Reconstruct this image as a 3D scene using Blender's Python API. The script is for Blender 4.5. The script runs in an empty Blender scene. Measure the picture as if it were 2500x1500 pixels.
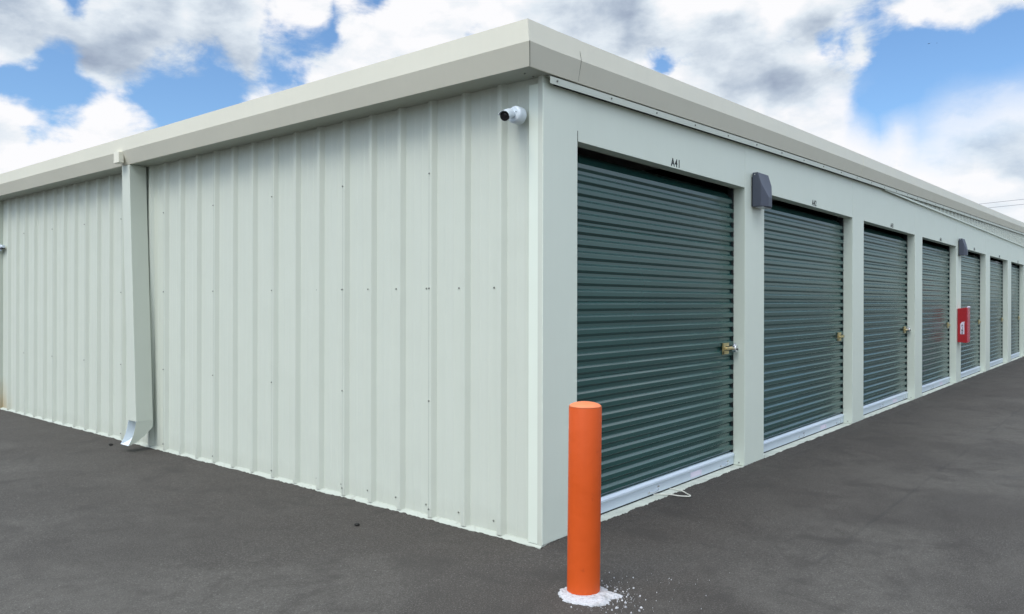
import bpy, bmesh, math, random
from mathutils import Vector, Matrix, noise
scene = bpy.context.scene
R = math.radians
# ------------------------------------------------------------------ camera
CAMLOC = (-3.6476, -2.7989, 1.453)
YAW = 39.766
cd = bpy.data.cameras.new('camera'); cam = bpy.data.objects.new('camera', cd)
scene.collection.objects.link(cam); scene.camera = cam
cd.sensor_width = 36; cd.lens = 27.393
cd.shift_y = -13.3/2500
cd.clip_start = .05; cd.clip_end = 3000
cam.matrix_world = (Matrix.Translation(CAMLOC) @ Matrix.Rotation(R(YAW-90), 4, 'Z')
                    @ Matrix.Rotation(R(90), 4, 'X') @ Matrix.Rotation(R(.1186), 4, 'Z'))
# ------------------------------------------------------------------ exposure
vs = scene.view_settings
vs.view_transform = 'Standard'; vs.look = 'None'; vs.exposure = 0.0; vs.gamma = 1; vs.use_curve_mapping = False
scene.display_settings.display_device = 'sRGB'
scene.render.film_transparent = False
# ------------------------------------------------------------------ sun
SUNDIR = Vector((-.58, .02, .81)).normalized()      # from the scene towards the sun
sl = bpy.data.lights.new('sun', 'SUN'); so = bpy.data.objects.new('sun', sl)
scene.collection.objects.link(so)
sl.energy = 1.7; sl.angle = R(26); sl.color = (1, .95, .87)
so.rotation_euler = (-SUNDIR).to_track_quat('-Z', 'Y').to_euler()
# ------------------------------------------------------------------ node helper
class NT:
    def __init__(s, tree): s.t = tree
    def n(s, typ, ins=None, **kw):
        nd = s.t.nodes.new(typ)
        for k, v in kw.items(): setattr(nd, k, v)
        if ins:
            for k, v in ins.items():
                sock = nd.inputs[k]
                if isinstance(v, bpy.types.NodeSocket): s.t.links.new(v, sock)
                else: sock.default_value = v
        return nd
    def m(s, op, a, b=None, c=None, clamp=False):
        ins = {0: a}
        if b is not None: ins[1] = b
        if c is not None: ins[2] = c
        return s.n('ShaderNodeMath', ins, operation=op, use_clamp=clamp).outputs[0]
    def rng(s, v, a, b, c=0., d=1., smooth=False):
        return s.n('ShaderNodeMapRange', {0: v, 1: a, 2: b, 3: c, 4: d},
                   interpolation_type='SMOOTHSTEP' if smooth else 'LINEAR').outputs[0]
    def mix(s, f, a, b, blend='MIX'):
        nd = s.n('ShaderNodeMix', None, data_type='RGBA', blend_type=blend)
        for i, v in ((0, f), (6, a), (7, b)):
            if isinstance(v, bpy.types.NodeSocket): s.t.links.new(v, nd.inputs[i])
            else: nd.inputs[i].default_value = v if i == 0 or len(v) == 4 else (*v, 1)
        return nd.outputs[2]
    def noise(s, vec, scale, detail=4, rough=.5, dist=0.):
        return s.n('ShaderNodeTexNoise', {'Vector': vec, 'Scale': scale, 'Detail': detail,
                                          'Roughness': rough, 'Distortion': dist}).outputs[0]
# ------------------------------------------------------------------ world: sky with broken cloud
# cloud cover and cloud brightness (two digits each) by compass bearing (63) and elevation (11 rings)
SKY = [
'999499949994999499949994999499949994999499949994999499949994999499949993999399939993999399939993999399939993999399939993999399939993999399939993999399939993999399939993999399939993999399939993999399939992999299929992999299929992999299929992999299929992',
'999699959995999599949994999499949994999499949994999499949994999499949993999399939993999399939993999399939993999399939993999399939993999399939993999399939993999399939993999399939993999399939993999399939992999299929992999299929992999299929993989197899789',
'999699969997999899989998999999999999999999999999999999999999999899989998999899989998999799979997999799979997999799979997999799979997999799979997999799979997999799979997999799979998999899989998999899989999999999999999999998999799939594919598918289708970',
'958396876997999999999999999999999999999999999999999999999999999999999999999999999999999999999999999999999999999999999999999999999999999999999999999999999999999999999999999999999999999999999999999999999999999999999999839992996799669272848273827089829388',
'999699967097429855998299969967997199469951995799629967987198759879988298859887988998919893999499959996999799989998999899999999999999999999999899989998999899989897989798979897979797979798969896999599979996999592995399209964993999579965976598689975977697',
'129901990799049912974596679444901895069606981099209631916194779878987698749773977296719671967095709571957194729473947393759376937793789280928192839185918690889089909189928994889587968697859884997499779983999299981498029804981199269934993899419941993999',
'998199827975307342649358965980616467477052714572187728755773508928905496999999989897989798969895989597949794979397939792979196919690969096899689958895889487948694869385938495809876997299719973995899609971958180824987178800910092019101900089039106940694',
'996499659970947474749676996499549956916976767072497466698270598156815680637965817988999199919991999198919891989198919891989097909790979097899789978997899789929066902089848498769976997899799976997699759684498734868289468105791583288740905489378628853184',
'995999619974788918818285999299909987997899849977977297778985528856925192379019917096929999999999999999999997919338905689808983878686898592849582988199839983997299799985998699829976997399749978999699819867796943843678377862819295999999999999999996949491',
'995999619974778916818084999199909988997999889985998099829590799493989998959745936092549647947697999999999995978983897591879299919986998199769974997299699964995699709984999299969998999999999999999999999999999593846974657473789394999999999999999996949491',
'995999619974778916818084999199909988997999889985998099829590799495989999999954947694429300895194999999999997999299889993999699959993999199899987997699709967996599799990999499999999999999999999999999999999999593846974657473789395999999999999999996949491']
world = bpy.data.worlds.new('World'); scene.world = world; world.use_nodes = True
wt = world.node_tree; wt.nodes.clear(); W = NT(wt)
dirn = W.n('ShaderNodeTexCoord').outputs['Generated']
sky = W.n('ShaderNodeTexSky', None, sky_type='NISHITA')
sky.sun_disc = False
sky.sun_elevation = math.asin(SUNDIR.z)
sky.sun_rotation = math.atan2(SUNDIR.x, SUNDIR.y)
sky.air_density = 1.0; sky.dust_density = .6; sky.ozone_density = 2.2
rot = W.n('ShaderNodeVectorRotate', {'Vector': dirn, 'Angle': R(-YAW)}, rotation_type='Z_AXIS').outputs[0]
warp1 = W.n('ShaderNodeTexNoise', {'Vector': dirn, 'Scale': 12., 'Detail': 5., 'Roughness': .6}).outputs['Color']
wsep = W.n('ShaderNodeSeparateXYZ', {0: warp1})
sep = W.n('ShaderNodeSeparateXYZ', {0: rot})
az = W.m('ARCTAN2', sep.outputs[1], sep.outputs[0])
el = W.m('ARCSINE', sep.outputs[2])
azw = W.m('ADD', az, W.m('MULTIPLY', W.m('SUBTRACT', wsep.outputs[0], .5), .05))
elw = W.m('ADD', el, W.m('MULTIPLY', W.m('SUBTRACT', wsep.outputs[1], .5), .035))
facl = W.rng(azw, R(34), 0); facr = W.rng(azw, 0, R(-34)); side = W.m('LESS_THAN', azw, 0)
def ramp(row, k0, fac):
    cr = W.n('ShaderNodeValToRGB', {0: fac}); e = cr.color_ramp.elements; cr.color_ramp.interpolation = 'LINEAR'
    for i in range(32):
        s_ = row[(k0+i)*4:(k0+i)*4+4]
        if i == 0: q = e[0]; q.position = 0
        elif i == 31: q = e[len(e)-1]; q.position = 1
        else: q = e.new(i/31)
        q.color = (int(s_[:2])/99, int(s_[2:])/99, 0, 1)
    return cr.outputs[0]
rowc = [W.mix(side, ramp(row, 0, facl), ramp(row, 31, facr)) for row in SKY]
ELS = [4.5+1.75*i for i in range(11)]
cur = rowc[0]
for j in range(1, 11):
    cur = W.mix(W.rng(elw, R(ELS[j-1]), R(ELS[j])), cur, rowc[j])
cb = W.n('ShaderNodeSeparateColor', {0: cur})
# beyond the charted part of the sky the cloud cover is plain broken cloud
inside = W.m('MULTIPLY', W.rng(W.m('ABSOLUTE', az), R(33.5), R(42), 1, 0, True), W.rng(el, R(21.5), R(28), 1, 0, True))
stretch = W.n('ShaderNodeVectorMath', {0: dirn, 1: (1, 1, 1.9)}, operation='MULTIPLY').outputs[0]
big = W.noise(stretch, 2.3, 6, .55)
det = W.noise(stretch, 13., 9, .60, .2)
sup = W.n('ShaderNodeVectorMath', {0: stretch, 1: (0, 0, .040)}, operation='ADD').outputs[0]
detup = W.noise(sup, 13., 6, .55, .2)       # the same field a little higher up: cloud tops are lit, bases shaded
det2 = W.noise(stretch, 5.5, 8, .6, .4)
cover_out = W.rng(big, .40, .60, .35, 1)
cover = W.n('ShaderNodeMix', {0: inside, 2: cover_out, 3: cb.outputs[0]}, data_type='FLOAT').outputs[0]
bright = W.n('ShaderNodeMix', {0: inside, 2: W.rng(det2, .35, .65, .6, 1), 3: cb.outputs[1]}, data_type='FLOAT').outputs[0]
dens = W.m('ADD', cover, W.m('MULTIPLY', W.m('SUBTRACT', det, .5), 1.25))
alpha = W.rng(dens, .38, .78, smooth=True)
# high thin veil low in the sky beyond the far end of the building: soft, without cauliflower edges
veil = W.m('MULTIPLY', W.rng(az, R(-12), R(-20), smooth=True), W.rng(el, R(15.5), R(12.5), smooth=True))
vd = W.m('ADD', cover, W.m('MULTIPLY', W.m('SUBTRACT', det2, .5), .5))
alpha = W.n('ShaderNodeMix', {0: W.m('MULTIPLY', veil, .85), 2: alpha, 3: W.rng(vd, .08, 1.0)}, data_type='FLOAT').outputs[0]
core = W.rng(dens, .6, 1.25)            # thick middles of the clouds
b2 = W.m('ADD', bright, W.m('MULTIPLY', W.m('SUBTRACT', det2, .5), .22))
b2 = W.m('ADD', b2, W.m('MULTIPLY', W.m('SUBTRACT', det, detup), .45))
b2 = W.m('MULTIPLY_ADD', b2, 1.22, -.20)
white = W.n('ShaderNodeValToRGB', {0: b2}); we = white.color_ramp.elements
we[0].position = .40; we[0].color = (.29, .355, .48, 1)
we[1].position = .97; we[1].color = (.98, .98, 1.0, 1)
q = we.new(.60); q.color = (.48, .56, .67, 1)
q = we.new(.80); q.color = (.76, .83, .90, 1)
# clouds near the sun are thin and bright
sdot = W.n('ShaderNodeVectorMath', {0: dirn, 1: tuple(SUNDIR)}, operation='DOT_PRODUCT').outputs[1]
glow = W.m('MULTIPLY', W.m('POWER', W.m('MAXIMUM', sdot, 0), 3), 2.0)
outer = W.m('SUBTRACT', 1, inside)
over = W.m('ADD', .42, W.m('MULTIPLY', W.m('POWER', W.m('MAXIMUM', sep.outputs[2], 0), 1.5), 3.0))   # a cloud deck is brightest overhead
south_fill = W.m('MULTIPLY', W.m('MAXIMUM', W.m('MULTIPLY', W.n('ShaderNodeSeparateXYZ', {0: dirn}).outputs[1], -1), 0), .55)  # added brightness in the unseen sky, to lift the front wall
over = W.m('ADD', over, south_fill)
gain = W.m('ADD', inside, W.m('MULTIPLY', W.m('ADD', over, glow), outer))
ccol = W.n('ShaderNodeVectorMath', {0: white.outputs[0], 3: W.m('MULTIPLY', gain, 6.667)}, operation='SCALE').outputs[0]
skyt = W.mix(1.0, sky.outputs[0], (0.80,0.98,1.12,1), 'MULTIPLY')
final = W.mix(alpha, skyt, ccol)
bg = W.n('ShaderNodeBackground', {0: final, 1: 0.15})
W.n('ShaderNodeOutputWorld', {0: bg.outputs[0]})
# ------------------------------------------------------------------ materials
def mat(name): 
    m = bpy.data.materials.new(name); m.use_nodes = True; m.node_tree.nodes.clear()
    return m, NT(m.node_tree)
def finish(N, bsdf): N.n('ShaderNodeOutputMaterial', {0: bsdf})
def painted(name, col, rough=.45, spec=.5, metal=0., var=.05, streak=.0, bump=0., bscale=1.2, grain=0., dirt=None, coat=0.):
    """painted sheet metal / plastic: faint tone drift, faint vertical streaks, oil-canning bump"""
    m, N = mat(name)
    co = N.n('ShaderNodeNewGeometry').outputs['Position']
    a = N.noise(co, 1.7, 4, .55)
    st = N.n('ShaderNodeVectorMath', {0: co, 1: (14, 14, .9)}, operation='MULTIPLY').outputs[0]
    b = N.noise(st, 1.5, 4, .6)
    v = N.m('ADD', N.m('MULTIPLY', N.m('SUBTRACT', a, .5), var*2), N.m('MULTIPLY', N.m('SUBTRACT', b, .5), streak*2))
    k = N.m('ADD', 1., v)
    base = N.n('ShaderNodeVectorMath', {0: col, 3: k}, operation='SCALE').outputs[0]
    if dirt:
        dcol, thr = dirt
        dn = N.noise(co, 9, 8, .7)
        base = N.mix(N.rng(dn, thr, thr+.12, 0, .6, True), base, dcol)
    if name == 'sage_painted_steel':     # rusty splash at the far foot of the side wall, faint rain grime lower down
        sp = N.n('ShaderNodeSeparateXYZ', {0: co}); rn = N.m('MULTIPLY', N.m('SUBTRACT', N.noise(co, 5, 5, .6), .5), .5)
        r1 = N.m('MULTIPLY', N.rng(N.m('ADD', sp.outputs[1], rn), 8.75, 9.15), N.rng(N.m('ADD', sp.outputs[2], rn), .40, .0))
        base = N.mix(N.m('MULTIPLY', r1, .8), base, (.46, .33, .15, 1))
        gm = N.m('MULTIPLY', N.rng(N.m('ADD', sp.outputs[2], N.m('MULTIPLY', rn, .5)), .16, .0), .14)
        base = N.mix(gm, base, (.22, .19, .15, 1))
    rr = N.rng(N.noise(co, 6, 5, .6), .3, .7, rough-.05, rough+.07)
    ins = {'Base Color': base, 'Roughness': rr, 'Metallic': metal, 'Specular IOR Level': spec, 'Coat Weight': coat}
    if bump:
        h = N.noise(co, bscale, 2, .5)
        if grain: h = N.m('ADD', h, N.m('MULTIPLY', N.noise(co, 160, 3, .6), grain))
        ins['Normal'] = N.n('ShaderNodeBump', {'Strength': bump, 'Distance': .05, 'Height': h}).outputs[0]
    finish(N, N.n('ShaderNodeBsdfPrincipled', ins).outputs[0])
    return m
SAGE = painted('sage_painted_steel', (.565, .600, .520), .42, .45, var=.02, streak=.018, bump=.12, bscale=3.)
SAGE_LIFTED = painted('sage_paint_lightened', (.70, .755, .655), .38, .5, var=.03, streak=.02, bump=.10, bscale=2.2)  # same sage paint, lightened to make up for weaker light on the front wall
CREAM = painted('cream_trim', (.75, .725, .600), .36, .5, var=.03, streak=.02, bump=.16, bscale=1.6)
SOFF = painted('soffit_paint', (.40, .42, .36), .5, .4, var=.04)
FLASH = painted('pale_base_flashing', (.42, .45, .395), .55, .3, var=.08, dirt=((.22, .20, .17), .56))
def green():
    m, N = mat('dark_green_curtain')
    co = N.n('ShaderNodeNewGeometry').outputs['Position']
    base = N.mix(N.rng(N.noise(co, .8, 2, .5), .35, .65), (.012, .064, .057, 1), (.017, .076, .068, 1))
    finish(N, N.n('ShaderNodeBsdfPrincipled', {'Base Color': base, 'Roughness': .27, 'Specular IOR Level': .8, 'Coat Weight': .2, 'Coat Roughness': .12}).outputs[0]); return m
GREEN = green()
GALV = painted('bare_aluminium_bar', (.62, .70, .78), .34, .5, metal=.3, var=.05, bump=.08, bscale=6)
RUBBER = painted('black_rubber', (.015, .017, .018), .7, .3)
DARK = painted('dark_interior', (.02, .022, .024), .8, .2)
ORANGE = painted('orange_bollard_sleeve', (.60, .082, .007), .48, .40, var=.07, streak=.05, bump=.06, bscale=14, dirt=((.40, .05, .008), .60))
WHITEP = painted('white_plastic', (.66, .73, .78), .35, .5, var=.02)
LENS = painted('black_lens', (.008, .008, .012), .12, .6)
SLATE = painted('slate_grey_housing', (.060, .070, .098), .42, .5, var=.06)
DIFF = painted('frosted_lens', (.55, .57, .6), .3, .5)
BRASS = painted('brass', (.56, .46, .22), .32, .5, metal=.7, var=.15)
STEEL = painted('polished_steel', (.72, .73, .76), .22, .5, metal=.9)
RED = painted('red_cabinet_plastic', (.36, .014, .020), .35, .5, var=.08)
REDF = painted('red_cabinet_cover', (.50, .07, .10), .25, .6, var=.08)
LABEL = painted('white_label', (.72, .66, .76), .5, .3)
INK = painted('black_lettering', (.012, .012, .014), .5, .3)
SCREW = painted('dull_screw_head', (.25, .26, .23), .5, .5, metal=.3)
SEAM = painted('joint_sealant', (.10, .10, .08), .7, .2)
LAP = painted('lap_joint_grey', (.36, .40, .36), .6, .3)  # grey line of the panel lap joints
ROOF = painted('roof_sheet', (.6, .6, .56), .45, .5)
CORD = painted('white_cord', (.68, .68, .60), .6, .3)
WIRE = painted('dark_wire', (.25, .26, .29), .7, .2)
BIRD = painted('dark_feathers', (.03, .03, .04), .8, .2)
CHALK = painted('white_plaster', (.50, .505, .52), .9, .2, var=.12, bump=.6, bscale=45, dirt=((.24, .24, .235), .55))
STONE = painted('dark_stone', (.03, .03, .028), .85, .2, var=.3)

def concrete():
    m, N = mat('pale_concrete')
    co = N.n('ShaderNodeNewGeometry').outputs['Position']
    a = N.noise(co, 7, 8, .65); b = N.noise(co, 60, 5, .6)
    base = N.mix(N.rng(a, .35, .7), (.44, .47, .41, 1), (.62, .65, .57, 1))
    base = N.mix(N.rng(b, .62, .72, 0, .7, True), base, (.16, .16, .14, 1))
    nb = N.n('ShaderNodeBump', {'Strength': .4, 'Distance': .004, 'Height': b}).outputs[0]
    finish(N, N.n('ShaderNodeBsdfPrincipled', {'Base Color': base, 'Roughness': .85, 'Normal': nb, 'Specular IOR Level': .25}).outputs[0])
    return m
CONC = concrete()

def asphalt(name, darker=1.0):
    m, N = mat(name)
    co = N.n('ShaderNodeNewGeometry').outputs['Position']
    s = N.n('ShaderNodeSeparateXYZ', {0: co})
    big = N.noise(co, .42, 5, .55, .4)
    mid = N.noise(co, 1.6, 6, .6, .8)
    sm = N.noise(co, 9, 7, .65, .3)
    fine = N.noise(co, 130, 4, .7)
    grit = N.n('ShaderNodeTexVoronoi', {'Vector': co, 'Scale': 210.}).outputs['Distance']
    # distance outwards from the two walls; a darker, browner band runs along them
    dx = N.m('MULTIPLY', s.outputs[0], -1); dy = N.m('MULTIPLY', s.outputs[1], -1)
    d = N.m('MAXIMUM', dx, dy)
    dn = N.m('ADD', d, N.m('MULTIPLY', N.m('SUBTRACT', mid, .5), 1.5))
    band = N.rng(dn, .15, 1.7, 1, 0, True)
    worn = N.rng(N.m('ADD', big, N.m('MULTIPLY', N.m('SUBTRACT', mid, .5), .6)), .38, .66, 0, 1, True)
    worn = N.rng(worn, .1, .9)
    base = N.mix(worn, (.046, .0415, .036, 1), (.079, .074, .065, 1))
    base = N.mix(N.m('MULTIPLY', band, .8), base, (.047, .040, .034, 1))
    base = N.mix(N.rng(sm, .35, .68, 0, .50), base, (.042, .038, .033, 1))
    g2 = N.noise(co, 48, 3, .75)
    base = N.mix(1.0, base, N.n('ShaderNodeCombineColor', {k: N.rng(g2, .3, .7, .80, 1.20) for k in range(3)}).outputs[0], 'MULTIPLY')
    base = N.mix(N.rng(fine, .54, .74, 0, .7), base, (.25, .24, .22, 1))
    base = N.mix(N.rng(fine, .42, .26, 0, .75), base, (.018, .018, .018, 1))
    # rare pale specks of dust, and darker damp smudges
    sp = N.noise(co, 55, 2, .5); sp2 = N.noise(co, 1.1, 3, .5)
    base = N.mix(N.m('MULTIPLY', N.rng(sp, .74, .77, 0, .8), N.rng(sp2, .5, .6)), base, (.30, .30, .29, 1))
    sm2 = N.noise(N.n('ShaderNodeVectorMath', {0: co, 1: (4.3, 7.7, 0)}, operation='ADD').outputs[0], 2.6, 5, .62, .6)
    base = N.mix(N.rng(sm2, .50, .70, 0, .62, True), base, (.038, .034, .030, 1))
    # paver joint: a faint wandering dark line parallel to the doors
    wob = N.m('ADD', s.outputs[1], N.m('MULTIPLY', N.m('SUBTRACT', N.noise(co, 1.3, 4, .6), .5), .09))
    line = N.rng(N.m('ABSOLUTE', N.m('ADD', wob, 1.33)), .002, .022, 1, 0, True)
    line = N.m('MULTIPLY', line, N.rng(N.noise(co, 1.4, 3, .5), .42, .60))
    line = N.m('MULTIPLY', line, N.rng(s.outputs[0], .0, .6))
    base = N.mix(N.m('MULTIPLY', line, .42), base, (.028, .027, .026, 1))
    h = N.m('ADD', N.m('MULTIPLY', fine, .6), N.m('MULTIPLY', grit, .5))
    h = N.m('ADD', h, N.m('MULTIPLY', sm, .8))
    nb = N.n('ShaderNodeBump', {'Strength': .55, 'Distance': .006, 'Height': h}).outputs[0]
    rough = N.rng(mid, .3, .7, .72, .9)
    finish(N, N.n('ShaderNodeBsdfPrincipled', {'Base Color': base, 'Roughness': rough, 'Normal': nb, 'Specular IOR Level': .35}).outputs[0])
    return m
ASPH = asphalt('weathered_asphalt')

# ------------------------------------------------------------------ mesh helpers
COL = scene.collection
class MB:
    def __init__(s): s.v = []; s.f = []
    def face(s, *pts):
        i = len(s.v); s.v += [tuple(p) for p in pts]; s.f.append(list(range(i, i+len(pts))))
    def box(s, x0, x1, y0, y1, z0, z1):
        i = len(s.v)
        s.v += [(x, y, z) for z in (z0, z1) for y in (y0, y1) for x in (x0, x1)]
        for q in ((0,2,3,1),(4,5,7,6),(0,1,5,4),(2,6,7,3),(0,4,6,2),(1,3,7,5)): s.f.append([i+k for k in q])
    def grid(s, rows):
        i = len(s.v); w = len(rows[0])
        for r in rows: s.v += [tuple(p) for p in r]
        for a in range(len(rows)-1):
            for b in range(w-1): s.f.append([i+a*w+b, i+a*w+b+1, i+(a+1)*w+b+1, i+(a+1)*w+b])
    def loft(s, rings, cap=True):
        i = len(s.v); w = len(rings[0])
        for r in rings: s.v += [tuple(p) for p in r]
        for a in range(len(rings)-1):
            for b in range(w):
                c = (b+1) % w
                s.f.append([i+a*w+b, i+a*w+c, i+(a+1)*w+c, i+(a+1)*w+b])
        if cap:
            s.f.append([i+b for b in range(w)][::-1]); s.f.append([i+(len(rings)-1)*w+b for b in range(w)])
    def tube(s, p0, p1, r0, r1=None, n=20, cap=True):
        r1 = r0 if r1 is None else r1
        p0 = Vector(p0); p1 = Vector(p1); ax = (p1-p0).normalized()
        u = ax.orthogonal().normalized(); w = ax.cross(u)
        s.loft([[p+(u*math.cos(2*math.pi*k/n)+w*math.sin(2*math.pi*k/n))*r for k in range(n)] for p, r in ((p0, r0), (p1, r1))], cap)
    def path(s, pts, r, n=8):
        pts = [Vector(p) for p in pts]; rings = []
        for k, p in enumerate(pts):
            d = (pts[min(k+1, len(pts)-1)]-pts[max(k-1, 0)]).normalized()
            u = d.cross(Vector((0, 0, 1)))
            if u.length < 1e-3: u = Vector((1, 0, 0))
            u.normalize(); w = d.cross(u)
            rings.append([p+(u*math.cos(2*math.pi*j/n)+w*math.sin(2*math.pi*j/n))*r for j in range(n)])
        s.loft(rings)
    def build(s, name, m, parent=None, smooth=False, bevel=0, fix=True):
        me = bpy.data.meshes.new(name); me.from_pydata(s.v, [], s.f); me.validate()
        bm = bmesh.new(); bm.from_mesh(me)
        bmesh.ops.remove_doubles(bm, verts=bm.verts, dist=1e-5)
        if fix: bmesh.ops.recalc_face_normals(bm, faces=bm.faces)
        bm.to_mesh(me); bm.free()
        me.materials.append(m)
        if smooth: me.polygons.foreach_set('use_smooth', [True]*len(me.polygons))
        o = bpy.data.objects.new(name, me); COL.objects.link(o)
        if parent: o.parent = parent; o.location = Vector((0, 0, 0))
        if parent and parent.get('_org'):
            me.transform(Matrix.Translation(-Vector(parent['_org'])))
        if bevel:
            b = o.modifiers.new('bevel', 'BEVEL'); b.width = bevel; b.segments = 2; b.limit_method = 'ANGLE'; b.angle_limit = R(35)
        return o
def tag(o, label=None, cat=None, group=None, kind=None):
    if label: o['label'] = label
    if cat: o['category'] = cat
    if group: o['group'] = group
    if kind: o['kind'] = kind
    return o
def empty(name, loc, label, cat, group=None):
    o = bpy.data.objects.new(name, None); COL.objects.link(o); o.location = loc
    o.empty_display_size = .1
    tag(o, label, cat, group); return o
def origin_to(o, loc):
    d = Vector(loc); o.data.transform(Matrix.Translation(-d)); o.location = d
def copy_tree(o, parent=None):
    c = o.copy(); COL.objects.link(c); c.parent = parent
    for ch in list(o.children): copy_tree(ch, c)
    return c

# ------------------------------------------------------------------ ground
rnd = random.Random(4)
g = MB()
xs = [-400, -60, -12]+[-8+i*.25 for i in range(0, 90)]+[16, 20, 26, 40, 90, 400]
ys = [-400, -60, -14]+[-8+i*.25 for i in range(0, 92)]+[17, 22, 40, 400]
def gz(x, y):
    if x > .0 and y > .0 and x < 26.2 and y < 9.2: return -.02
    n = noise.noise(Vector((x*.35, y*.35, 1.3)))*.010 + noise.noise(Vector((x*1.3, y*1.3, 5.1)))*.003
    k = min(1, max(0, max(-x, -y))/1.2) if (x < 30 and y < 14) else 1
    return -.003+n*k*(1 if abs(x) < 30 and abs(y) < 30 else 0)
g.grid([[(x, y, gz(x, y)) for x in xs] for y in ys])
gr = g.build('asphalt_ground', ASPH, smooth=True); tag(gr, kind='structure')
# ragged hand-raked edge of the asphalt where it meets the walls
e = MB(); rows = [[], [], [], []]
def N1(t, s, k): return noise.noise(Vector((t*s, k, 2.7)))
def edge_pts(t):
    inn = .004+.010*N1(t, 9, 1)+.006*N1(t, 40, 2)
    h = .012+.006*N1(t, 7, 3)+.006*N1(t, 45, 4)
    return inn, h
T = []
t = -.04
while t < 26.3: T.append(t); t += .012 if t < 3.5 else (.03 if t < 9 else .12)
for t in T:
    inn, h = edge_pts(t)
    k = min(1, (t+.04)/.10)
    def q(z): return -.010+(z+.010)*k
    rows[0].append((t, -.16, -.010)); rows[1].append((t, -.09+.02*N1(t, 11, 5), q(-.001+.002*N1(t, 30, 8))))
    rows[2].append((t, -.03+.012*N1(t, 25, 6), q(.5*h+.002+.004*N1(t, 60, 9)))); rows[3].append((t, inn, q(h+.004)))
e.grid(rows)
rows = [[], [], [], []]
T = []; t = -.05
while t < 11: T.append(t); t += .014
for t in T:
    inn = -.016+.006*N1(t, 9, 11)+.005*N1(t, 38, 12); h = .002+.007*N1(t, 6, 13)+.007*N1(t, 33, 14)
    k = min(1, (t+.05)/.10)
    rows[0].append((-.18, t, -.010)); rows[1].append((-.11+.02*N1(t, 11, 15), t, q(-.002+.002*N1(t, 30, 18))))
    rows[2].append((-.06+.010*N1(t, 25, 16), t, q(.5*h))); rows[3].append((inn, t, q(h)))
e.grid(rows)
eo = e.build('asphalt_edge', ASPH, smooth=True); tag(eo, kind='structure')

# ------------------------------------------------------------------ building
B = empty('storage_building', (0, 0, 0), 'long sage green ribbed metal self storage building with cream roof trim and green doors', 'building')
HZ = 2.455
def zr(x):
    z = .029*min(x, 3)
    if x > 3: z += .026*(min(x, 5)-3)
    if x > 5: z += .0225*(x-5)
    return z
KINK = 7.35
LEN = 25.0; DEP = 9.15
# slab
m = MB(); m.box(.0, LEN, .003, .75, -.1, .014)
m.build('slab_edge', CONC, B, bevel=.004)
# ribbed side wall: plane x = .012 - out
ribs = [.318+.305*k for k in range(-1, 29)]
prof = []
for ye in ribs:
    if ye > 8.95: continue
    if ye > 0: prof += [(ye-.026, 0), (ye-.003, .0305), (ye+.001, .0318), (ye+.026, .0318), (ye+.029, .0305), (ye+.050, 0)]
    for c in (ye+.125, ye+.200):
        if c > .08: prof += [(c-.014, 0), (c-.006, .0022), (c+.006, .0022), (c+.014, 0)]
prof = [(.030, 0)]+[p for p in prof if .05 < p[0] < DEP-.02]+[(DEP, 0)]
m = MB()
zs = [.015, 1.0, 2.0, 2.80]
m.grid([[(.0198-o, y, z) for (y, o) in prof] for z in zs])
sw = m.build('ribbed_wall', SAGE, B, fix=False)
# panel laps: a hair-wide joint beside every third rib
m = MB()
for k in range(0, 10):
    y = .925+.0+.914*k-.0
    if y+.03 < DEP: m.box(-.0130, -.0121, y+.0215, y+.0230, .016, 2.79)
m.build('lap_joint', LAP, sw)
# base flashing along the side wall
m = MB()
m.grid([[(.0198, y, .022), (.010, y, .021), (-.018, y, .003), (-.020, y, -.02)] for y in (.0, 3, 6, DEP)])
m.build('base_flashing', FLASH, B)
# corner trims
m = MB(); m.box(-.005, .10, .0, .036, .004, 2.80); ct = m.build('corner_trim', SAGE, B, bevel=.003)
m = MB(); m.box(-.030, .06, DEP-.01, DEP+.06, .004, 2.80); m.build('corner_trim', SAGE, B, bevel=.003)
# posts and door openings on the front
DL = [.349, 3.335, 6.460, 9.520, 12.530, 15.680, 18.750, 21.85]
DR = [2.905, 6.010, 9.060, 12.095, 15.160, 18.220, 21.080, 24.40]
def htop(x): return min(2.745+zr(x), 2.745+zr(KINK)) 
pl = [-.004]+DR; pr = DL+[LEN]
for k, (a, b) in enumerate(zip(pl, pr)):
    m = MB(); z1a, z1b = htop(a), htop(b)
    y0 = .0 if k else -.0025
    v = [(a, y0, .016), (b, y0, .016), (b, .105, .016), (a, .105, .016), (a, y0, z1a), (b, y0, z1b), (b, .105, z1b), (a, .105, z1a)]
    m.loft([v[:4], v[4:]])
    m.build('post', SAGE_LIFTED, B, bevel=.0025)
for a, b in zip(DL, DR):
    m = MB(); a2, b2 = a+.001, b-.001; q0 = .0015
    if a < KINK < b: cuts = [a2, KINK, b2]
    else: cuts = [a2, b2]
    rings = [[(x, q0, HZ), (x, .100, HZ), (x, .100, htop(x)), (x, q0, htop(x))] for x in cuts]
    m.loft(rings); m.build('header_panel', SAGE_LIFTED, B, bevel=.0015)
# the notch cut above the first door jamb
m = MB(); m.box(.3478, .3512, -.004, .002, HZ-.002, HZ+.064); m.build('corner_slit', DARK, B)
# trim strip following the roof
m = MB(); xsn = [.012, 1.5, 3, 4, 5, 7.35, 12, 18, LEN]
m.loft([[(x, -.043, 2.736+zr(x)), (x, -.040, 2.736+zr(x)), (x, -.040, 2.777+zr(x)), (x, -.006, 2.782+zr(x)), (x, -.006, 2.785+zr(x)), (x, -.043, 2.780+zr(x))] for x in xsn])
m.build('trim_strip', SAGE, B, bevel=.0015)
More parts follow.
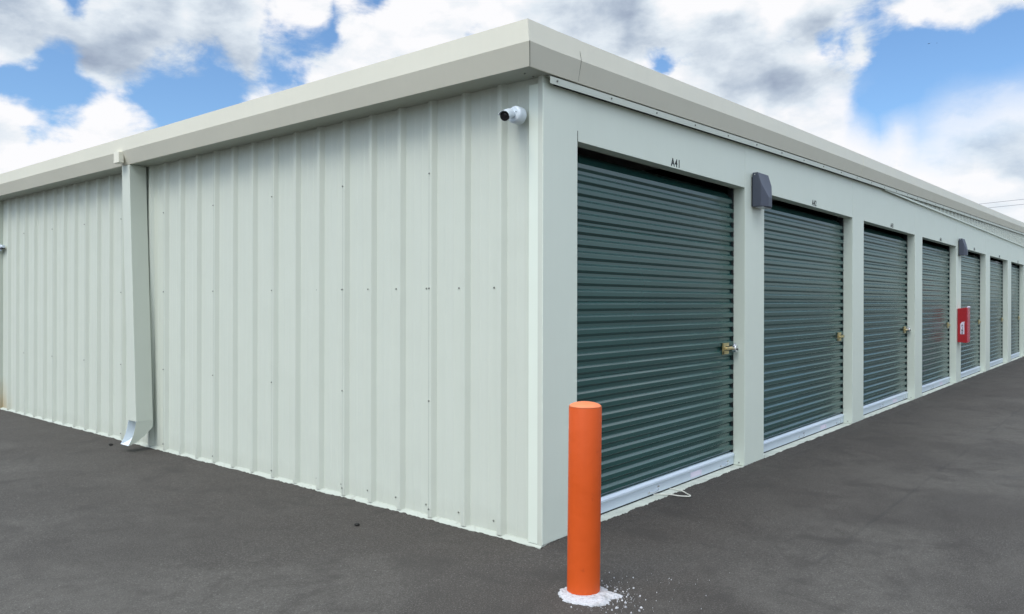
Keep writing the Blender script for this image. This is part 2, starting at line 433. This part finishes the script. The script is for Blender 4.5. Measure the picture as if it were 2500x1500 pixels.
# ribbed gable panel that shows in the wedge beyond the third door
m = MB(); prof = []
x = KINK-.05
top = 2.750+zr(KINK)-.012
while x < LEN:
    prof += [(x, 0), (x+.030, .022), (x+.062, .022), (x+.092, 0)]; x += .305
    prof += []
m.grid([[(px, -.006-o, z if z < 3 else 2.80+zr(px)) for (px, o) in prof] for z in (top, 3.5)])
m.build('gable_panel', SAGE, B, fix=False)
m = MB(); m.box(KINK-.06, LEN, -.033, -.029, top-.014, top+.012); m.build('gable_drip_trim', SAGE_LIFTED, B, bevel=.0015)
# soffit
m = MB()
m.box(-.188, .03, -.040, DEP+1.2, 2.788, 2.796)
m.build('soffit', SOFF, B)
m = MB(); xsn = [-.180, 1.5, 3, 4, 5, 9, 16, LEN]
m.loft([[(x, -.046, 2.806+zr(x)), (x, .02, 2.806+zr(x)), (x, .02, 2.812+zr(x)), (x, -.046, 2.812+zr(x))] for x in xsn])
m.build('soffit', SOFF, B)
# eave gutter fascia (left) and rake trim (right), mitred at the corner
pb, pm, pt = (-.190, -.046, 2.789), (-.242, -.086, 2.912), (-.250, -.080, 3.035)
def fascia(d):   # outward offset d -> the profile points (out_x, out_y, z)
    return [(-.170, -.034, 2.7885), pb, pm, pt, (-.235, -.068, 3.040), (-.16, -.01, 3.030)]
m = MB(); P = fascia(0)
ycs = [0, 1, 2, 3, 4, 5, 6, 7, 8, 9, DEP+1.2]
rows = []
for (ox, oy, z) in P: rows.append([(ox, oy, z)]+[(ox, y, z+.0015*N1(y, .9, 21)) for y in ycs[1:]])
m.grid(rows); m.build('eave_gutter', CREAM, B, bevel=0)
def rake(x0, x1, d, name):
    m = MB(); P = fascia(0)
    n = max(2, int((x1-x0)/.8)+1); rows = []
    for (ox, oy, z) in P:
        r = []
        for i in range(n+1):
            x = x0+(x1-x0)*i/n
            if x0 < -.1 and i == 0: r.append((ox, oy, z))
            else: r.append((x+(.022*(2.91-z)/.12 if i == n and x0 < -.1 else 0), oy-d, z+zr(x)+.0015*N1(x, .9, 31)))
        rows.append(r)
    m.grid(rows); o = m.build(name, CREAM, B)
    s = o.modifiers.new('solid', 'SOLIDIFY'); s.thickness = .002; s.offset = -1
    return o
rake(-.2, .262, .0035, 'corner_cap')
rake(.20, 6.18, .0, 'rake_trim')
rake(6.14, LEN, .0015, 'rake_trim')
# sealant in the cap joint and the mitre
m = MB()
def jline(pts, w=.0035):
    for (a, b) in zip(pts, pts[1:]):
        a = Vector(a); b = Vector(b); s_ = Vector((w/2, 0, 0))
        m.face(a-s_, a+s_, b+s_, b-s_)
jline([(.284, -.0515, 2.797+zr(.28)), (.275, -.0695, 2.853+zr(.28)), (.262, -.0910, 2.912+zr(.26)), (.250, -.0880, 2.965+zr(.26))])
m.build('trim_joint', SEAM, B); m = MB()
m.path([(pb[0]-.0005, pb[1]-.0045, pb[2]), (pm[0]-.0005, pm[1]-.0045, pm[2])], .0018, 6)
m.build('trim_joint', SEAM, B); m = MB()
m.path([(-.187, .212, 2.790), (-.2405, .214, 2.911)], .0008, 6)
m.build('trim_joint', SEAM, B)
# roof
m = MB(); xr = [-.235, 3, 5, LEN]
m.loft([[(x, -.06, 3.015+zr(x)), (x, DEP+1.2, 3.015+zr(x)), (x, DEP+1.2, 2.99+zr(x)), (x, -.06, 2.99+zr(x))] for x in xr])
for y in [.3+.61*k for k in range(15)]:
    m.loft([[(x, y-.03, 3.013+zr(x)), (x, y-.012, 3.034+zr(x)), (x, y+.012, 3.034+zr(x)), (x, y+.03, 3.013+zr(x))] for x in xr])
m.build('roof', ROOF, B)
# rear and far end walls, partitions
m = MB(); m.box(.0, LEN, DEP, DEP+.03, 0, 2.8); m.box(LEN, LEN+.03, .0, DEP, 0, 3.2)
m.build('rear_wall', SAGE, B)
m = MB()
for x in [(a+b)/2 for a, b in zip(DR, DL[1:])]: m.box(x-.02, x+.02, .25, 3.0, .014, 2.75)
m.box(.05, LEN-.05, 3.0, 3.02, .014, 2.75)
m.build('partition_wall', DARK, B)
# downspout: square tube leaning toward the corner as it drops, with an open kick-out
D = B
def dsec(z, yoff, x0, x1, w=.165): return [(x0, yoff, z), (x1, yoff, z), (x1, yoff+w, z), (x0, yoff+w, z)]
m = MB()
m.loft([dsec(.285, 4.790, -.026, -.190), dsec(1.3, 4.852, -.026, -.190), dsec(2.3, 4.918, -.026, -.190), dsec(2.785, 4.945, -.026, -.190)])
ds = m.build('downspout', SAGE, B, bevel=.003)
m = MB()  # kick-out: back plate sweeping outward, two cheeks, open front
y0, y1 = 4.788, 4.956
back = [(-.026, .285), (-.032, .215), (-.11, .14), (-.200, .085), (-.262, .062)]
front = [(-.190, .285), (-.200, .22), (-.216, .16), (-.238, .11), (-.262, .066)]
for yy in (y0, y1):
    m.grid([[(a[0], yy, a[1]) for a in back], [(a[0], yy, a[1]) for a in front]])
m.grid([[(a[0], y0, a[1]) for a in back], [(a[0], y1, a[1]) for a in back]])
ko = m.build('kick_out', painted('skylit_inside', (.70, .76, .80), .4, .5), ds)  # sky light falling inside the chute is put into this bluish white colour
ko.data.materials.append(SAGE)
for p in ko.data.polygons:
    if p.index < 4: p.material_index = 1
s = ko.modifiers.new('solid', 'SOLIDIFY'); s.thickness = .002
# small box on the gutter above the downspout
m = MB(); m.box(-.275, -.225, 4.985, 5.095, 2.800, 2.905); bo = m.build('gutter_outlet_box', CREAM, B, bevel=.003)
m = MB(); m.path([(-.03, 4.98, 2.775), (-.185, 4.98, 2.775)], .006); m.build('strap', SEAM, B)
# screws: one tiny hex head, copied
def screw_mesh():
    m = MB(); m.tube((0, 0, 0), (0, 0, .004), .0065, .006, 10); m.tube((0, 0, .004), (0, 0, .007), .0042, .004, 6)
    return m
scr0 = screw_mesh().build('screw', SCREW, sw)
def screw(par, loc, rot, first=[True]):
    o = scr0 if first[0] else scr0.copy()
    if not first[0]: COL.objects.link(o)
    first[0] = False
    o.parent = par; o.location = loc; o.rotation_euler = rot
rx = (0, R(-90), 0); ry = (R(90), 0, 0)
cnt = 0
for k in range(0, 30):
    y = .095+.3025*k
    if y > 8.9: continue
    screw(sw, (.0198, y, 1.54), rx)
    if k < 18: screw(sw, (.0198, y, .085), rx)
for k in range(0, 10):
    y = .925+.9165*k
    if y > 8.9: continue
    for z in (.79, 2.305): screw(sw, (-.012, y+.020, z), rx)
    if k < 6: screw(sw, (-.012, y+.020, 1.54), rx); screw(sw, (-.012, y+.020, .07), rx)
ts = [o for o in B.children if o.name.startswith('trim_strip')][0]
for i in range(24):
    x = .079+.595*i
    screw(ts, (x, -.043, 2.760+zr(x)), ry)
for x in (-.10, -.02): screw(B, (x, .06, 2.788), (R(180), 0, 0))
for k in range(3): screw(B, (DR[k]-.0005, .05, .04), (0, R(-90), 0))

# unit numbers
def number(txt, x, z, h):
    c = bpy.data.curves.new('unit_number', 'FONT'); c.body = txt; c.size = 1; c.align_x = 'CENTER'; c.extrude = .004; c.offset = .018; c.space_character = 1.22
    o = bpy.data.objects.new('tmp', c); COL.objects.link(o)
    dg = bpy.context.evaluated_depsgraph_get(); me = bpy.data.meshes.new_from_object(o.evaluated_get(dg))
    bpy.data.objects.remove(o)
    xs_ = [v.co.x for v in me.vertices]; ys_ = [v.co.y for v in me.vertices]
    sx = (.132 if len(txt) > 2 else .1)/(max(xs_)-min(xs_)); sy = h/(max(ys_)-min(ys_)); my = min(ys_)
    for v in me.vertices: v.co = Vector((v.co.x*sx, -(v.co.z*.35)-.0005, (v.co.y-my)*sy))
    me.materials.clear(); me.materials.append(INK)
    n = bpy.data.objects.new('unit_number', me); COL.objects.link(n); n.parent = B; n.location = (x, .0015, z)
    return n
for k in range(8): number('A4%d' % (k+1), (DL[k]+DR[k])/2+.01, HZ+.012, .060)

# roll-up doors
PITCH = .0835
def make_door(a, b, idx, full):
    a1, b1 = a-.03, b-.006
    y = .118; m = MB(); prof = []
    z = .125; prof.append((0, z))
    k = 0
    while z < 2.34:
        seam = (k % 6 == 3)
        prof += [(.0, z), (.0, z+.012), (.0020, z+.0150), (.0140, z+.0265), (.0165, z+.0300), (.0170, z+.0575), (.0160, z+.0590), (.0015, z+.0735), (.0, z+.0750)]
        if seam: prof += [(.0002, z+.0765), (.0035, z+.0772), (.0038, z+.0795), (.0, z+.0820)]
        z += PITCH; k += 1
    # the curtain leans back as it rises to its drum
    top = z
    prof += [(-.03, top+.03), (-.09, top+.07), (-.20, top+.10)]
    back = lambda zz: max(0, zz-2.25)**1.5*.2
    inv = lambda o: .0165-o        # ridges face the yard
    def Y(o, zz): return y-(.0165-inv(o))+back(zz) if o >= -.001 else y-o+back(zz)
    n = 3; rows = []
    for i in range(n+1):
        x = a1+(b1-a1)*i/n
        rows.append([(x, Y(o, zz), zz) for (o, zz) in prof])
    m.grid(rows)
    c = m.build('door', GREEN, B, smooth=False, fix=False)
    # outward normals
    bm = bmesh.new(); bm.from_mesh(c.data)
    if sum(f.normal.y*f.calc_area() for f in bm.faces) > 0: bmesh.ops.reverse_faces(bm, faces=bm.faces)
    bm.to_mesh(c.data); bm.free()
    # bottom bar: bright ledge over a flat face, rubber seal beneath
    m = MB(); sec = [(.118, .128), (.108, .128), (.090, .112), (.088, .100), (.097, .090), (.097, .026), (.118, .026)]
    m.loft([[(x, q, zz) for (q, zz) in sec] for x in (a1+.03, b1)])
    bar = m.build('bottom_bar', GALV, c)
    m = MB(); m.box(a1+.03, b1, .100, .120, .014, .026); m.build('rubber_seal', RUBBER, c)
    # guide track at the right jamb
    m = MB(); m.box(b-.028, b-.001, .106, .145, .016, HZ); m.build('guide_track', DARK, c)
    if full:
        for hx in (b-1.42, b-.20):
            m = MB(); m.path([(hx-.07, .096, .055), (hx-.062, .088, .046), (hx-.03, .085, .041), (hx+.03, .085, .041), (hx+.062, .088, .046), (hx+.07, .096, .055)], .0035)
            m.box(hx+.055, hx+.085, .0955, .0968, .062, .074); m.box(hx-.085, hx-.062, .0955, .0968, .036, .05)
            m.build('lift_handle', STEEL, c)
        m = MB(); m.box(b-.83, b-.66, .0955, .0968, .040, .082); m.box(b-.655, b-.64, .094, .0968, .034, .080); m.build('worn_sticker', LABEL, c)
    # latch
    lx = b-.17; lz = 1.05
    m = MB()
    m.box(lx-.075, lx+.050, .0905, .0965, lz-.048, lz-.020); m.box(lx-.075, lx+.050, .0905, .0965, lz+.020, lz+.048)
    m.box(lx-.075, lx-.045, .0905, .0965, lz-.048, lz+.048)
    m.box(lx-.055, lx+.14, .082, .0900, lz-.014, lz+.014)
    m.tube((lx-.02, .095, lz), (lx-.02, .074, lz), .013, .012, 14)
    m.box(lx-.072, lx-.03, .085, .0903, lz+.006, lz+.045)
    m.build('latch', BRASS, c, bevel=.002)
    return c
for k in range(8): make_door(DL[k], DR[k], k, k < 4)

# padlocks: a round discus lock on the first and the third latch
def padlock(x, label):
    t = empty('padlock', (x, .070, 1.045), label, 'padlock', None)
    t['_org'] = (x, .070, 1.045)
    m = MB(); m.tube((x, .084, 1.045), (x, .050, 1.045), .034, .034, 28); m.build('lock_body', STEEL, t, bevel=.005)
    m = MB(); m.tube((x+.004, .049, 1.040), (x+.004, .046, 1.040), .009, .009, 14); m.build('keyhole', INK, t)
    m = MB(); m.path([(x-.022, .067, 1.062), (x-.018, .067, 1.085), (x, .067, 1.093), (x+.018, .067, 1.085), (x+.022, .067, 1.062)], .005); m.build('shackle', STEEL, t)
    del t['_org']; return t
padlock(DR[0]-.05, 'silver disc padlock on the brass latch of door A41')
padlock(DR[2]-.05, 'silver disc padlock on the latch of the third green door')

# ------------------------------------------------------------------ wall lamps
def wall_lamp(x, label):
    t = empty('wall_lamp', (x, 0, 2.30), label, 'wall lamp', 'slate grey wall lamps on the door posts')
    bm = bmesh.new()
    plan = [(-.120, -.012), (-.120, -.092), (-.038, -.128), (.038, -.128), (.120, -.092), (.120, -.012)]
    lo = [bm.verts.new((px, py, 0)) for px, py in plan]; hi = [bm.verts.new((px, py, .303)) for px, py in plan]
    bm.faces.new(lo[::-1]); bm.faces.new(hi)
    for i in range(6): bm.faces.new((lo[i], lo[(i+1) % 6], hi[(i+1) % 6], hi[i]))
    # the sloping shield-shaped front: two planes
    for co, no in (((0, -.062, .303), (0, -.957, .290)),):
        r = bmesh.ops.bisect_plane(bm, geom=bm.verts[:]+bm.edges[:]+bm.faces[:], plane_co=co, plane_no=Vector(no).normalized(), clear_outer=True)
        ed = [g_ for g_ in r['geom_cut'] if isinstance(g_, bmesh.types.BMEdge)]
        bmesh.ops.contextual_create(bm, geom=ed)
    bmesh.ops.recalc_face_normals(bm, faces=bm.faces)
    me = bpy.data.meshes.new('housing'); bm.to_mesh(me); bm.free(); me.materials.append(SLATE)
    o = bpy.data.objects.new('housing', me); COL.objects.link(o); o.parent = t
    b = o.modifiers.new('bevel', 'BEVEL'); b.width = .004; b.segments = 2; b.limit_method = 'ANGLE'; b.angle_limit = R(15)
    m = MB(); m.box(-.112, .112, -.012, -.001, .004, .262); m.build('back_box', RUBBER, t)
    m = MB(); m.box(-.095, .095, -.100, -.025, -.006, .0); m.build('diffuser', DIFF, t, bevel=.003)
    m = MB(); m.tube((-.1205, -.035, .285), (-.123, -.035, .285), .005, .005, 10); m.build('screw', STEEL, t)
    return t
wall_lamp(3.155, 'large slate grey angular wall lamp between doors A41 and A42')
wall_lamp(12.385, 'smaller looking slate grey wall lamp above the red extinguisher cabinet')

# ------------------------------------------------------------------ security cameras
def sec_cam(loc, label, aim):
    t = empty('security_camera', loc, label, 'security camera')
    m = MB(); m.tube((.0, 0, 0), (-.052, 0, 0), .053, .052, 36); m.tube((-.052, 0, 0), (-.060, 0, 0), .051, .042, 36)
    m.build('mount', WHITEP, t, bevel=.003)
    a = Vector((-.058, .004, .0)); d = Vector(aim).normalized(); j = a+Vector((-.030, .0, -.002))
    m = MB(); m.tube(a, j, .020, .020, 20); m.tube(j-d*.012, j+d*.016, .022, .024, 20); m.build('arm', WHITEP, t, bevel=.002)
    s0 = j-d*.006; s1 = j+d*.115
    m = MB(); m.tube(s0, s1, .0255, .0305, 32); m.build('camera_body', WHITEP, t, bevel=.003)
    m = MB(); m.tube(s1+d*.0002, s1+d*.006, .0285, .0275, 32); m.build('lens_ring', INK, t, bevel=.002)
    m = MB(); m.tube(s1+d*.006, s1+d*.0075, .015, .012, 24); m.build('lens', LENS, t)
    m = MB(); up = Vector((0, 0, 1)); sd = d.cross(up).normalized(); u2 = sd.cross(d); rr = []
    for q in (s0+d*.03, s1+d*.022):
        rr.append([q+(sd*math.cos(R(an))+u2*math.sin(R(an)))*.034 for an in range(15, 185, 15)])
    m.grid(rr); o = m.build('sun_shield', WHITEP, t); s = o.modifiers.new('solid', 'SOLIDIFY'); s.thickness = .0025
    m = MB(); m.tube((-.063, -.022, .012), (-.0655, -.022, .012), .003, .003, 8); m.build('screw', INK, t)
    return t
sec_cam((-.021, .160, 2.567), 'white bullet security camera high on the ribbed wall beside the building corner', (-.90, -.40, -.34))
t = empty('wall_bracket', (-.021, 9.05, 2.17), 'small white bracket with a painted shadow beneath at the far left end of the ribbed wall', 'bracket')
m = MB(); m.tube((0, -.06, .0), (0, .30, .0), .020, .020, 16); m.build('arm', WHITEP, t, bevel=.002)
m = MB(); m.box(-.022, .006, .02, .10, -.06, .03); m.build('plate', WHITEP, t, bevel=.003)
m = MB(); m.box(-.018, .018, -.055, .30, -.030, -.018); m.build('underside_shadow', INK, t)  # black strip drawn as the shadow beneath the bracket

# ------------------------------------------------------------------ extinguisher cabinet
X = 12.19
t = empty('extinguisher_cabinet', (X, 0, .742), 'red fire extinguisher cabinet with a white side label between the fourth and fifth doors', 'cabinet')
m = MB()
m.loft([[(0, -.002, 0), (0, -.150, -.012), (.235, -.150, -.012), (.235, -.002, 0)], [(0, -.002, .600), (0, -.150, .624), (.235, -.150, .624), (.235, -.002, .600)]])
m.build('cabinet_body', RED, t, bevel=.008)
m = MB(); m.box(.008, .227, -.164, -.151, .0, .612); m.build('front_cover', REDF, t, bevel=.006)
m = MB(); m.tube((.035, -.160, .628), (.20, -.160, .628), .016, .016, 14); m.build('tamper_seal', LABEL, t, bevel=.004)
m = MB(); m.box(-.0015, .0005, -.112, -.050, .145, .330)
m.loft([[(-.0015, -.050, .331), (-.0015, -.112, .331), (0, -.112, .331), (0, -.050, .331)], [(-.0015, -.075, .362), (-.0015, -.118, .372), (0, -.118, .372), (0, -.075, .362)]])
lb = m.build('side_label', LABEL, t)
c = bpy.data.curves.new('lettering', 'FONT'); c.body = 'F\nI\nR\nE'; c.size = .052; c.align_x = 'CENTER'; c.space_line = .82; c.offset = .0012; c.extrude = .0006
o = bpy.data.objects.new('tmp', c); COL.objects.link(o)
me = bpy.data.meshes.new_from_object(o.evaluated_get(bpy.context.evaluated_depsgraph_get())); bpy.data.objects.remove(o)
me.materials.clear(); me.materials.append(INK)
o = bpy.data.objects.new('lettering', me); COL.objects.link(o); o.parent = lb
o.location = (-.0025, -.081, .278); o.rotation_euler = (R(90), 0, R(-90))

# ------------------------------------------------------------------ bollard
BX, BY, BR = -.425, -.585, .0823
t = empty('bollard', (BX, BY, 0), 'bright orange round bollard standing in a ring of white plaster at the corner', 'bollard')
m = MB(); n = 64; rings = []
pf = [(BR, 0), (BR, .2), (BR, .5), (BR, .926), (BR-.0015, .930)]
for r_, z in pf: rings.append([(r_*math.cos(2*math.pi*k/n), r_*math.sin(2*math.pi*k/n), z) for k in range(n)])
m.loft(rings, cap=False); sl_ = m.build('sleeve', ORANGE, t, smooth=True)
m = MB(); rings = []
for i in range(9):
    q = i/8; r_ = (BR-.0015)*math.cos(q*math.pi/2*.98); z = .930+.024*math.sin(q*math.pi/2)
    if i == 0: r_ = BR-.0005
    rings.append([(r_*math.cos(2*math.pi*k/n), r_*math.sin(2*math.pi*k/n), z) for k in range(n)])
m.loft(rings); m.build('dome_cap', painted('orange_cap', (.74, .21, .085), .5, .4, var=.08), t, smooth=True)
t.rotation_euler = (R(.35), R(.32), 0)
# white plaster around its foot
m = MB(); n = 150; rings = []
cx, cy = BX-.018, BY-.030
def rim(k):
    a = 2*math.pi*k/n
    v = 1+.10*noise.noise(Vector((math.cos(a)*2, math.sin(a)*2, .4)))+.10*noise.noise(Vector((math.cos(a)*7, math.sin(a)*7, 3.4)))+.07*noise.noise(Vector((math.cos(a)*20, math.sin(a)*20, 1.4)))
    tail = math.exp(-((a-R(-52)) % (2*math.pi) if False else min(abs(a-R(308)), 2*math.pi-abs(a-R(308))))**2/.05)*.28
    return .136*(v+tail)
for fr, z in ((.35, .016), (.62, .014), (.80, .0105), (.92, .006), (1.0, .001), (1.01, -.01)):
    rings.append([(cx+rim(k)*fr*math.cos(2*math.pi*k/n), cy+rim(k)*fr*math.sin(2*math.pi*k/n), z+(.0015*noise.noise(Vector((k*.35, fr*9, 0))) if fr < .95 else 0)) for k in range(n)])
m.loft(rings); po = m.build('plaster_ring', CHALK, None, smooth=True)
origin_to(po, (cx, cy, 0)); tag(po, 'ragged ring of white plaster spread on the asphalt around the orange bollard', 'plaster')
m = MB(); rr = random.Random(11)
def crumb(x, y, r_):
    k = 6; ph = rr.random()*6; st = .6+rr.random()*.8
    ring = [(x+r_*st*math.cos(ph+2*math.pi*i/k)*(.7+.5*rr.random()), y+r_*math.sin(ph+2*math.pi*i/k)*(.7+.5*rr.random())) for i in range(k)]
    m.loft([[(px, py, -.001) for px, py in ring], [(x+(px-x)*.6, y+(py-y)*.6, .002+r_*.45) for px, py in ring]])
for i in range(120):
    a = R(rr.gauss(292, 30)) if i % 4 else R(rr.uniform(190, 370))
    d = .155+abs(rr.gauss(0, .085)) if i % 4 else .150+abs(rr.gauss(0, .03))
    crumb(cx+d*math.cos(a), cy+d*math.sin(a), .0010+.0065*rr.random()**4.5)
for i in range(40): crumb(cx+rr.gauss(.24, .09), cy+rr.gauss(-.02, .08), .001+.004*rr.random()**2)
for i in range(22): crumb(rr.gauss(-.05, .30), rr.gauss(-.85, .20), .001+.0018*rr.random()**2)
cr_ = m.build('plaster_crumbs', CHALK, None); tag(cr_, 'white plaster crumbs scattered on the asphalt beside the orange bollard', 'crumbs', kind='stuff')

# ------------------------------------------------------------------ cord, stones, wires, birds
from mathutils import geometry
pts = [(1.470, .112, .020), (1.507, .085, .019), (1.544, .007, .023), (1.585, -.065, .016), (1.632, -.112, .012), (1.662, -.112, .012), (1.690, -.075, .012), (1.708, -.014, .024), (1.725, .040, .020), (1.735, .085, .019), (1.742, .112, .018)]
sm = []
for i in range(len(pts)-1):
    p0, p1, p2, p3 = [Vector(pts[max(0, min(len(pts)-1, i+k))]) for k in (-1, 0, 1, 2)]
    for q in range(6):
        u = q/6; sm.append(.5*((2*p1)+(p2-p0)*u+(2*p0-5*p1+4*p2-p3)*u*u+(3*p1-p0-3*p2+p3)*u**3))
m = MB(); m.path(sm, .0042, 8); co_ = m.build('pull_cord', CORD, None, smooth=True); origin_to(co_, (1.6, 0, .012))
tag(co_, 'thin white cord loop poking out from under door A41', 'cord')
for (x, y, r_, lab) in ((-.405, 1.205, .017, 'small dark stone alone on the asphalt in front of the ribbed wall'), (-.20, 5.32, .020, 'tiny dark stone on the asphalt left of the downspout foot, nearest the wall')):
    bm = bmesh.new(); bmesh.ops.create_icosphere(bm, subdivisions=2, radius=r_)
    for v in bm.verts: v.co *= 1+.35*noise.noise(v.co*60+Vector((x, y, 0))); v.co.z *= .6
    me = bpy.data.meshes.new('stone'); bm.to_mesh(me); bm.free(); me.materials.append(STONE)
    o = bpy.data.objects.new('stone', me); COL.objects.link(o); o.location = (x, y, r_*.3); tag(o, lab, 'stone')
def wire(p, q, lab):
    p = Vector(p); q = Vector(q); d = q-p; m = MB(); pp = []
    for i in range(41):
        u = -6+i*.5
        c = p+d*u; c.z = (p.z+q.z)/2+(p.z-q.z)*0+(q.z-p.z)*(u-.5)*.25+.0035*(u-.5)**2*d.length*.5+.1*0
        c.z = p.z+(q.z-p.z)*u if 0 <= u <= 1 else c.z
        pp.append(c)
    # straight within the view, gently sagging beyond
    pp = [p+d*(-3+i*.25) for i in range(41)]
    m.path(pp, .019, 6); o = m.build('power_line', WIRE, None); origin_to(o, tuple(p)); tag(o, lab, 'power line', 'power lines beyond the roof')
wire((77.263, 9.406, 10.35), (79.569, 6.635, 10.744), 'upper of the two thin power lines above the far end of the roof')
wire((77.724, 8.851, 9.995), (79.569, 6.634, 10.295), 'lower of the two thin power lines above the far end of the roof')
def bird(loc, s, rz, lab):
    m = MB(); t = []
    for q in range(9):
        u = q/8; r_ = .045*math.sin(math.pi*min(1, u*1.05+.04))**.7*(1-.45*u); x = -.16+.34*u
        t.append([(x, r_*math.cos(2*math.pi*k/10), r_*math.sin(2*math.pi*k/10)) for k in range(10)])
    m.loft(t)
    m.loft([[(.13, .0, .005), (.13, 0, -.004), (.26, .04, 0), (.26, -.04, .002)], [(.13, .01, .006), (.13, -.01, .006), (.27, .03, .004), (.27, -.03, .006)]])
    b = m
    for sd in (1, -1):
        b.grid([[(-.07, sd*.02, .01), (-.085, sd*.18, .05), (-.03, sd*.36, .02), (.07, sd*.52, -.01)], [(.09, sd*.02, .01), (.06, sd*.18, .045), (.05, sd*.36, .016), (.09, sd*.53, -.01)]])
    o = m.build('bird', BIRD, None); o.modifiers.new('solid', 'SOLIDIFY').thickness = .008
    o.location = loc; o.scale = (s, s, s); o.rotation_euler = (R(12), 0, rz); tag(o, lab, 'bird')
bird((62.98, 10.93, 21.38), .42, R(-50), 'larger and left one of the two tiny dark birds high in the blue sky')
bird((65.60, 10.91, 22.09), .26, R(-62), 'smaller and right one of the two tiny dark birds high in the blue sky')
